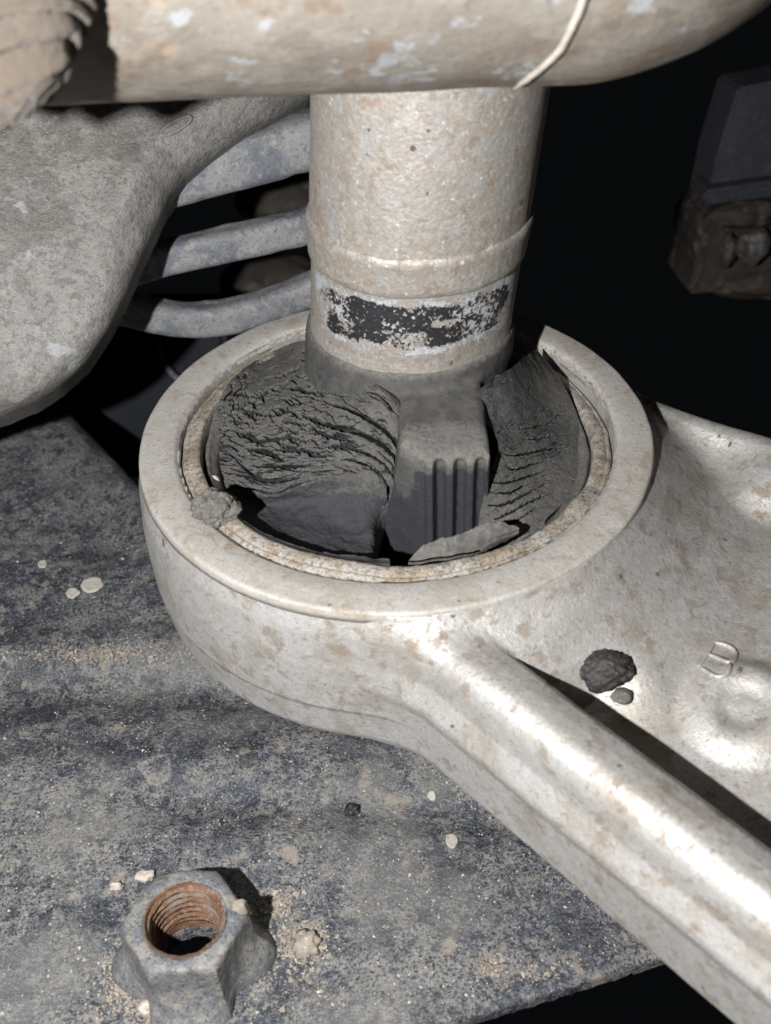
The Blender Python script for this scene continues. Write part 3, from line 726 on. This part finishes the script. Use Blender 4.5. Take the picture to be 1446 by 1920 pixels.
# ------------------------------------------------------------------ mounting post
post = empty('mounting_post', (AX0[0], AX0[1], 15), 'upright dusty steel post rising out of the bushing into the beam', 'post')
def pwob(r, z, th): return r + 0.07 * fbm(th * 5, z / 6, 0, 51, 3), z + 0.18 * vnoise(th * 5, 2.0, 0, 52)
def zz(a, b, n): return list(zip(np.full(n, a[0]) if a[0] == b[0] else np.linspace(a[0], b[0], n), np.linspace(a[1], b[1], n)))
prof = zz((18.3, 11.5), (18.0, 16.0), 14) + zz((18.05, 16.4), (18.15, 29.2), 50)
V, F = lathe(prof, 256, (AX0[0], AX0[1], 0), LEAN, pwob)
zq = V[:, 2] + 1.3 * fbm(V[:, 0] / 5, V[:, 1] / 5, V[:, 2] / 4, 57, 4)
ang = np.arctan2(V[:, 1] - AX0[1] - LEAN[1] * V[:, 2], V[:, 0] - AX0[0] - LEAN[0] * V[:, 2]); da = np.abs((ang + math.pi / 2 + 0.05)) + 0.22 * fbm(V[:, 0] / 4, V[:, 1] / 4, V[:, 2] / 4, 58, 4)
bare = sstep(17.6, 19.6, zq) * sstep(28.3, 26.0, zq) * sstep(1.12, 0.85, da) * (0.62 + 0.75 * fbm(V[:, 0] / 4.5, V[:, 1] / 4.5, V[:, 2] / 2.6, 55, 3) + 0.25)
bare = np.clip(bare, 0, 1.0)
halo = sstep(16.0, 18.2, zq) * sstep(29.4, 27.2, zq) * sstep(1.6, 1.0, da) * np.clip(0.8 + 0.7 * fbm(V[:, 0] / 3, V[:, 1] / 3, V[:, 2] / 3, 59, 3), 0, 1)
build('lower_tube', V, F, M['steel_post'], post, attr={'bare': bare, 'halo': halo})
prof = [(17.6, 28.6), (18.35, 28.6), (18.75, 29.0), (18.8, 30.0), (18.95, 32.5), (19.0, 33.6), (19.15, 34.4), (19.1, 35.2), (18.85, 35.8), (18.5, 36.0), (18.0, 36.0)]
V, F = lathe(prof, 256, (AX0[0], AX0[1], 0), LEAN, pwob)
build('collar', V, F, M['steel_post'], post, attr={'bare': np.zeros(len(V)), 'halo': np.zeros(len(V))})
V, F = lathe(zz((18.55, 35.5), (18.55, 82), 90), 256, (AX0[0], AX0[1], 0), LEAN, pwob)
build('upper_tube', V, F, M['steel_post'], post, attr={'bare': np.zeros(len(V)), 'halo': np.zeros(len(V))})

# ------------------------------------------------------------------ cross beam
RB = 40.0; BY, BZ = 0.8, 103.7
beam_root = empty('cross_beam', (-40, BY, BZ), 'thick round dusty brown beam crossing above the post', 'beam')
def f_beam(x, y, z):
    xx = x - np.clip(x, -170, 24.0)
    return np.sqrt(xx ** 2 + (y - BY) ** 2 + (z - BZ) ** 2) - RB - 0.35 * fbm(x / 12, y / 12, z / 12, 61, 3)
P, Q, N = nets(f_beam, (-120, -42, 60), (68, 44, 146), 1.5)
build('beam_tube', P, Q, M['beam'], beam_root, N)
def on_beam(x, y):
    d = ray(x, y); d = d / np.linalg.norm(d); t = 60.0
    for _ in range(60):
        p = CAM + d * t; t += float(f_beam(*p)) * 0.9
    return CAM + d * t
pth = catmull([(1104, -60), (1092, 0), (1074, 45), (1050, 90), (1018, 122), (985, 148), (962, 166)], 60)
path = np.array([on_beam(*q) for q in pth]); path[:, 2] -= 0.1; path[:, 1] -= 0.25
V, F = tube(path, np.interp(np.linspace(0, 1, 60), [0, .8, 1], [0.5, 0.4, 0.2]), 10, 0.25, 5)
o = build('weld_bead', V, F, M['mud_pale'], beam_root); o['label'] = 'thin pale bead running down the beam'

# ------------------------------------------------------------------ grey cast bracket on the left
br_root = empty('cast_bracket', (-60, 30, 0), 'smooth dusty grey cast bracket left of the post', 'bracket')
bp0 = np.array([-45.0, 26.0, 28.0]); bn = np.array([0.22, -0.72, 0.66]); bn /= np.linalg.norm(bn)
bu = np.cross([0, 0, 1.0], bn); bu /= np.linalg.norm(bu); bv = np.cross(bn, bu)
outline = [(640, 120), (590, 160), (470, 232), (400, 278), (352, 313), (322, 350), (300, 400), (272, 460), (242, 530), (206, 602), (160, 668), (110, 713), (60, 745), (0, 770), (-260, 860), (-320, 60), (200, 40)]
opl = [onplane(x, y, bp0, bn) - bp0 for x, y in outline]; opl = [(p @ bu, p @ bv) for p in opl]
def bent(a, b): return 1.6 * fbm(a / 22, b / 22, 0, 71, 2) - 3.0 * sstep(6, 30, a) * 0
def f_br(a, b, c):
    e = sdpoly(a, b, opl) + 3.0
    rim = 1.4 * np.exp(-((e + 3.5) / 3.0) ** 2) * sstep(-6, 6, b)
    top = c - bent(a, b) - rim
    d = smax(e - 3.0, top, 7.0)
    return np.maximum(d, -22 - c)
ab = np.array(opl)
P, Q, N = nets(f_br, (max(ab[:, 0].min(), -75), max(ab[:, 1].min(), -62), -23), (ab[:, 0].max() + 2, ab[:, 1].max() + 2, 5), 1.0)
W = bp0 + P[:, :1] * bu + P[:, 1:2] * bv + P[:, 2:] * bn; WN = N[:, :1] * bu + N[:, 1:2] * bv + N[:, 2:] * bn
build('bracket_body', W, Q, M['bracket'], br_root, WN)
def on_br(x, y):
    d = ray(x, y); d = d / np.linalg.norm(d); t = 120.0
    for _ in range(120):
        q = CAM + d * t - bp0; t += 0.6 * float(f_br(q @ bu, q @ bv, q @ bn))
    return CAM + d * t
th = np.linspace(0, 2 * np.pi, 40)
ov = [(330 + 33 * math.cos(t) * math.cos(-0.52) - 9 * math.sin(t) * math.sin(-0.52), 236 + 33 * math.cos(t) * math.sin(-0.52) + 9 * math.sin(t) * math.cos(-0.52)) for t in th]
V, F = tube(np.array([on_br(*q) for q in ov]), 0.38, 8, 0.2, 3)
o = build('oval_mark', V, F, M['bracket'], br_root); o['label'] = 'small raised oval ring cast into the bracket'

# ------------------------------------------------------------------ bars behind
bars = [('dusty blue grey bar, topmost and thickest of three behind the bracket', [(240, 355), (340, 328), (460, 295), (575, 262), (720, 215), (860, 170)], 50, 5.6),
        ('straight dusty blue grey bar, middle of three behind the bracket', [(190, 530), (280, 492), (420, 458), (570, 424), (720, 380), (880, 330)], 52, 3.7),
        ('dusty blue grey bar bending upward, lowest of three behind the bracket', [(150, 560), (250, 582), (325, 597), (400, 597), (480, 580), (575, 546), (720, 488), (880, 430)], 54, 3.8)]
for lb, px, Yd, rd in bars:
    path = catmull([aty(x, y, Yd + 0.02 * (x - 400)) for x, y in px], 70)
    r_ = empty('curved_bar', path[0], lb, 'bar', 'bars behind the bracket')
    V, F = tube(path, rd * 0.92, 40, 0.05, 4, 1.0, 3.6)
    build('bar_body', V, F, M['bar'], r_)

# ------------------------------------------------------------------ flange nut
nut_root = empty('flange_nut', NUT, 'dirty hexagonal nut with rusty threads standing on the plate', 'nut')
HB, NA = 12.4, math.radians(34)
def f_nut(x, y, z):
    x, y, z = x - NUT[0], y - NUT[1], z - NUT[2]
    r = np.hypot(x, y); t = np.arctan2(y, x)
    q = np.abs(((t - NA) + math.pi / 6) % (math.pi / 3) - math.pi / 6)
    hexa = r * np.cos(q) - 8.6
    lob = (0.5 + 0.5 * np.cos(4 * (t - 0.06))) ** 0.7
    hexa = hexa - (0.8 + 3.4 * lob) * np.exp(-(np.maximum(z, 0) / 3.8) ** 1.5)
    d = smax(hexa, z - HB, 0.5)
    d = smax(d, (r - 8.4 + (z - HB) * 1.4) * 0.58, 0.9)
    d = smax(d, r - 13.2, 2.0)
    d = np.maximum(d, -z)
    ph = (z / 1.5 + t / (2 * math.pi)) % 1.0
    tri = np.abs(ph * 2 - 1)
    bore = 5.75 + 0.52 * (tri - 0.5) + 0.7 * sstep(HB - 1.0, HB, z)
    bore = np.where(z < 2.0, 5.8, bore)
    return np.maximum(d, (bore - r) * 0.8) + 0.22 * fbm(x / 2.6, y / 2.6, z / 2.6, 81, 4)
P, Q, N = nets(f_nut, (NUT[0] - 17, NUT[1] - 17, PZ - 0.5), (NUT[0] + 17, NUT[1] + 17, PZ + 14.5), 0.30)
inner = lambda c: (np.hypot(c[:, 0] - NUT[0], c[:, 1] - NUT[1]) < 6.25) & (c[:, 2] < PZ + 13.0)
(pi_, qi, ni), (po, qo, no) = split(P, Q, N, [inner])
build('nut_body', po, qo, M['nut'], nut_root, no)
build('thread', pi_, qi, M['rust'], nut_root, ni)['label'] = 'rusty orange threaded bore'

# ------------------------------------------------------------------ clods, splashes and stones
def on_plate(x, y):
    z = PZ
    for _ in range(5):
        p = atz(x, y, z); z = float(plate_top(p[0], p[1]))
    return np.array([p[0], p[1], z])
def clod(name, label, cat, c, size, mat, seed, group=None, **k):
    V, F = lump(c, size, seed, **k); o = build(name, V, F, mat, None, loc=(c[0], c[1], c[2] - size[2] * 0.8)); return tag(o, label, cat, group)
c = atz(404, 952, 1.2)
clod('mud_clod', 'crumbly grey mud clod stuck on the rim of the bushing sleeve', 'mud', c, (3.5, 3.8, 2.6), M['mud'], 4, rough=0.4, sub=5, freq=1.3, fine=0.2)
c = on_web(1136, 1268)
clod('tar_lump', 'black crusty tar lump lying in the groove beside the side rib', 'tar', c + np.array([0, 0, 1.3]), (3.9, 3.1, 2.9), M['tar'], 6, rough=0.4, sub=5, freq=1.3, fine=0.14)
c = on_web(1168, 1313)
clod('pebble', 'small brown pebble touching the black tar lump', 'pebble', c + np.array([0, 0, 0.9]), (1.6, 1.3, 1.2), M['mud'], 9, rough=0.4, sub=3, fine=0.15)
def splat(label, x, y, wpx, hpx, seed, mat='mud_pale', thick=0.3):
    c = on_plate(x, y); sx = np.linalg.norm(on_plate(x + wpx / 2, y) - c); sy = np.linalg.norm(on_plate(x, y + hpx / 2) - c)
    n = 36; th = np.linspace(0, 2 * np.pi, n, endpoint=False)
    k = 1 + 0.20 * vnoise(np.cos(th) * 1.7, np.sin(th) * 1.7, 0, seed)
    V = []; rings = [(1.02, -0.3), (1.0, 0.12), (0.93, thick * .8), (0.82, thick), (0.6, thick * .72), (0.3, thick * .66)]
    for s, z in rings:
        for a, kk in zip(th, k):
            px, py = c[0] + sx * s * kk * math.cos(a), c[1] + sy * s * kk * math.sin(a)
            V.append((px, py, float(plate_top(px, py)) + z + 0.05 * math.sin(5 * a + s * 9)))
    V.append((c[0], c[1], float(plate_top(c[0], c[1])) + thick * .7))
    F = []
    for i in range(len(rings) - 1):
        for j in range(n): F.append((i * n + j, i * n + (j + 1) % n, (i + 1) * n + (j + 1) % n, (i + 1) * n + j))
    for j in range(n): F.append(((len(rings) - 1) * n + j, (len(rings) - 1) * n + (j + 1) % n, len(V) - 1))
    return tag(build('mud_splash', V, F, M[mat], None, loc=c), label, 'mud', 'mud splashes on the plate')
splat('largest round pale mud splash on the plate left of the eye', 171, 1097, 42, 30, 1)
splat('middle sized pale mud splash touching the lower left of the largest one', 137, 1112, 25, 19, 2)
splat('smallest pale mud splash, leftmost of three on the plate', 80, 1058, 17, 14, 3)
splat('thin ring of pale mud under the arm edge, lowest of two', 847, 1576, 22, 28, 4, thick=0.25)
splat('thin ring of pale mud under the arm edge, upper of two', 809, 1493, 15, 16, 5, thick=0.25)
splat('faint grey mud splash on the plate between nut and arm', 783, 1625, 22, 20, 6, 'mud', 0.25)
for lb, x, y, s, sd, mt in [
    ('pale pebble on the plate at the upper left of the nut, rightmost of two', 275, 1646, (1.3, 1.0, .8), 1, 'stone'),
    ('pale pebble on the plate left of the nut top, leftmost of two', 218, 1664, (1.0, .85, .8), 2, 'stone'),
    ('flat white pebble at the foot of the nut near the bottom edge', 277, 1888, (1.7, 1.2, .8), 3, 'stone'),
    ('tan stone in the middle of the sand patch right of the nut', 577, 1768, (2.0, 1.7, 1.1), 4, 'sand'),
    ('small dark chip of rubber lying on the plate below the eye', 662, 1522, (1.5, 1.2, .9), 5, 'tar'),
    ('tan crumb of mud on the right corner of the nut', 0, 0, (1.5, 1.1, 1.6), 6, 'sand'),
    ('tiny white stone on the plate edge under the bracket', 68, 742, (0.8, .7, .7), 7, 'stone'),
    ('tiny pale stone on the rubber lining above the mud clod', 1, 1, (0.75, .65, .65), 8, 'stone')]:
    if x > 1: c = on_plate(x, y) + np.array([0, 0, s[2] * 0.6])
    elif x == 1: c = atz(403, 898, -3.8)
    else: c = atz(450, 1704, PZ + 11.8)
    clod('pebble', lb, 'pebble', c, s, M[mt], 20 + sd, 'loose pebbles', rough=0.9, sub=3, freq=1.4, fine=0.35)

# sand and grit lying on the plate: nobody could count it
def grains(name, label, spots, seed, mat, smin_=0.12, smax_=0.4):
    g = np.random.default_rng(seed); pp = []
    for x, y, sx, sy, n in spots:
        pp.append(np.stack([g.uniform(x, -sx, n), g.uniform(y, sy, n)], 1) if sx < 0 else np.stack([g.normal(x, sx, n), g.normal(y, sy, n)], 1))
    pp = np.concatenate(pp)
    dd = _f + _r * ((pp[:, :1] - 723) / FOC) - _u * ((pp[:, 1:] - 960) / FOC); z = np.full(len(pp), PZ)
    for _ in range(4):
        p = CAM + dd * ((z - CAM[2]) / dd[:, 2])[:, None]; z = plate_top(p[:, 0], p[:, 1])
    ok = (sdpoly(p[:, 0], p[:, 1], PLPOLY) < -1.5) & (np.hypot(p[:, 0] - NUT[0], p[:, 1] - NUT[1]) > 9.5)
    p = p[ok]; p[:, 2] = z[ok]; n = len(p)
    base = np.array([[1, 1, 1], [1, -1, -1], [-1, 1, -1], [-1, -1, 1], [0.2, 0.3, -1.5], [-.3, -.2, 1.6]]) * 0.62
    tris = np.array([(0, 1, 2), (0, 3, 1), (0, 2, 3), (1, 3, 4), (1, 4, 2), (2, 4, 3), (0, 1, 5), (0, 5, 2)])
    s_ = g.uniform(smin_, smax_, n) * np.where(g.uniform(size=n) < .93, 1, 1.9)
    Rm, _q = np.linalg.qr(g.normal(size=(n, 3, 3)))
    q = np.einsum('nij,nkj->nki', Rm, base[None] * g.uniform(0.6, 1.2, (n, 6, 1))) * s_[:, None, None]; q[..., 2] *= 0.7
    V = (q + p[:, None] + np.stack([0 * s_, 0 * s_, s_ * 0.2], 1)[:, None]).reshape(-1, 3)
    F = (np.arange(n)[:, None, None] * 6 + tris[None]).reshape(-1, 3)
    return tag(build(name, V, F, mat, None, smooth=False), label, 'sand', kind='stuff')
grains('sand', 'tan sand grains lying on the plate in patches and along its ridge', [
    (190, 1226, 60, 9, 480), (330, 1220, 60, 9, 200), (90, 1222, 50, 9, 90), (565, 1768, 22, 18, 700), (520, 1695, 16, 14, 300), (240, 1840, 26, 30, 700), (300, 1900, 40, 22, 500),
    (520, 1800, 60, 50, 350), (420, 1810, 40, 30, 300), (925, 1815, 16, 14, 160), (1000, 1825, 22, 8, 80)], 3, M['sand'])
grains('grit', 'fine pale grit scattered over the whole plate', [(0, 1000, -1200, 1900, 2600)], 4, M['stone'], 0.07, 0.24)

# ------------------------------------------------------------------ brown cloth, top left
cl = empty('wrinkled_cloth', on_beam(-20, 60), 'blurred wrinkled brown knit cloth in the upper left corner', 'cloth')
cc = on_beam(-40, 0); cc = cc + (CAM - cc) / np.linalg.norm(CAM - cc) * 3.0; cc = cc - _r * 8.5 + _u * 5.0
n1, n2 = 240, 200
uu, vv = np.meshgrid(np.linspace(0, 2 * np.pi, n1, endpoint=False), np.linspace(0.02, np.pi - 0.02, n2))
dx_, dy_, dz_ = np.cos(uu) * np.sin(vv), np.sin(uu) * np.sin(vv), np.cos(vv)
dirs = np.stack([dx_, dy_, dz_], -1)
S = dirs @ np.stack([_r, _u, -_f], 1)          # components seen across, up and towards the viewer's side of the cloth
a_ = np.arctan2(S[..., 1] + 0.05, 1.5 - S[..., 0])
ph_ = a_ * 32 + 1.3 * fbm(S[..., 0] * 1.6, S[..., 1] * 1.6, S[..., 2] * 1.6, 91, 2)
fold = 0.12 * (np.abs(np.sin(ph_)) ** 0.65 - 0.7) * (0.8 + 0.6 * fbm(S[..., 0] * 2, S[..., 1] * 2, 0, 92, 2)) + 0.022 * np.abs(np.sin(ph_ * 2.3 + 1))
fr = 0.012 * fbm(S[..., 0] * 26, S[..., 1] * 26, S[..., 2] * 26, 93, 2)
R_ = (1 + 0.10 * fbm(S[..., 0] * 1.6, S[..., 1] * 1.6, S[..., 2] * 1.6, 94, 3) + fold + fr)
V = (dirs * R_[..., None]) * 20.0
V = V - (V @ _f)[..., None] * _f * 0.5 + cc
i = np.arange(n2 - 1)[:, None]; j = np.arange(n1)[None]
F = np.stack([i * n1 + j, (i + 1) * n1 + j, (i + 1) * n1 + (j + 1) % n1, i * n1 + (j + 1) % n1], -1).reshape(-1, 4)
build('cloth_bunch', V.reshape(-1, 3), F, M['cloth'], cl)

# ------------------------------------------------------------------ dim background
def slab(name, label, cat, pix, Yd, thick, mat, tilt=0.0, round_=2.0, parent=None):
    pts = [aty(x, y, Yd + tilt * (y - 400)) for x, y in pix]
    bm = bmesh.new(); vs = [bm.verts.new(p) for p in pts]; f = bm.faces.new(vs)
    e = bmesh.ops.extrude_face_region(bm, geom=[f])
    bmesh.ops.translate(bm, vec=(0, thick, -thick * 0.2), verts=[v for v in e['geom'] if isinstance(v, bmesh.types.BMVert)])
    bmesh.ops.recalc_face_normals(bm, faces=bm.faces[:])
    bmesh.ops.bevel(bm, geom=bm.edges[:], offset=round_, segments=3, affect='EDGES')
    V = np.array([v.co[:] for v in bm.verts]); F = [[v.index for v in f.verts] for f in bm.faces]; bm.free()
    if parent is not None: return build(name, V, F, mat, parent, smooth=False)
    o = build(name, V, F, mat, None, loc=pts[0], smooth=False); return tag(o, label, cat)
far = empty('distant_casting', aty(1450, 560, 142), 'dim blurred brown and blue grey casting far back at the right edge', 'casting')
slab('panel', '', '', [(1385, 165), (1620, 120), (1620, 345), (1325, 385), (1345, 290)], 140, 20, M['far_blue'], 0, 0.7, parent=far)
slab('ledge', '', '', [(1322, 358), (1620, 315), (1620, 338), (1318, 384)], 134, 16, M['far_blue'], 0, 1.0, parent=far)
slab('casting_body', '', '', [(1330, 400), (1480, 372), (1620, 360), (1620, 560), (1400, 545), (1285, 556), (1310, 500), (1302, 450)], 142, 30, M['far_brown'], parent=far)
for x, y, Yd, sz, mt, sd in [(1412, 462, 136, (4.6, 4, 5), 'far_knob', 71), (1366, 468, 138, (2.4, 3, 5.5), 'far_brown', 72), (1400, 405, 141, (9, 5, 3.5), 'far_brown', 73), (1440, 530, 141, (14, 4, 4), 'far_brown', 74)]:
    V, F = lump(aty(x, y, Yd), sz, sd, 0.5, 4, 1.2, 0.1); build('knob', V, F, M[mt], far)
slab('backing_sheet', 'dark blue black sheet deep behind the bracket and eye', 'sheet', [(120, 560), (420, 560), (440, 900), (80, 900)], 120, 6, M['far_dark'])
pth = catmull([aty(x, y, 116) for x, y in [(296, 640), (303, 668), (316, 692), (336, 712), (372, 730)]], 30)
V, F = tube(pth, 0.9, 10); tag(build('thin_cable', V, F, M['bar'], None, loc=pth[0]), 'thin pale cable curving in the dark gap beside the eye', 'cable')
p = aty(530, 360, 150); clod('far_lump', 'dim brown lump behind the gap between upper and middle bars', 'casting', p, (14, 10, 7), M['far_brown'], 74, rough=0.4, sub=4)
p = aty(520, 535, 150); clod('far_lump', 'dim grey brown lump behind the gap above the lowest bar', 'casting', p, (16, 10, 8), M['far_brown'], 75, rough=0.4, sub=4)
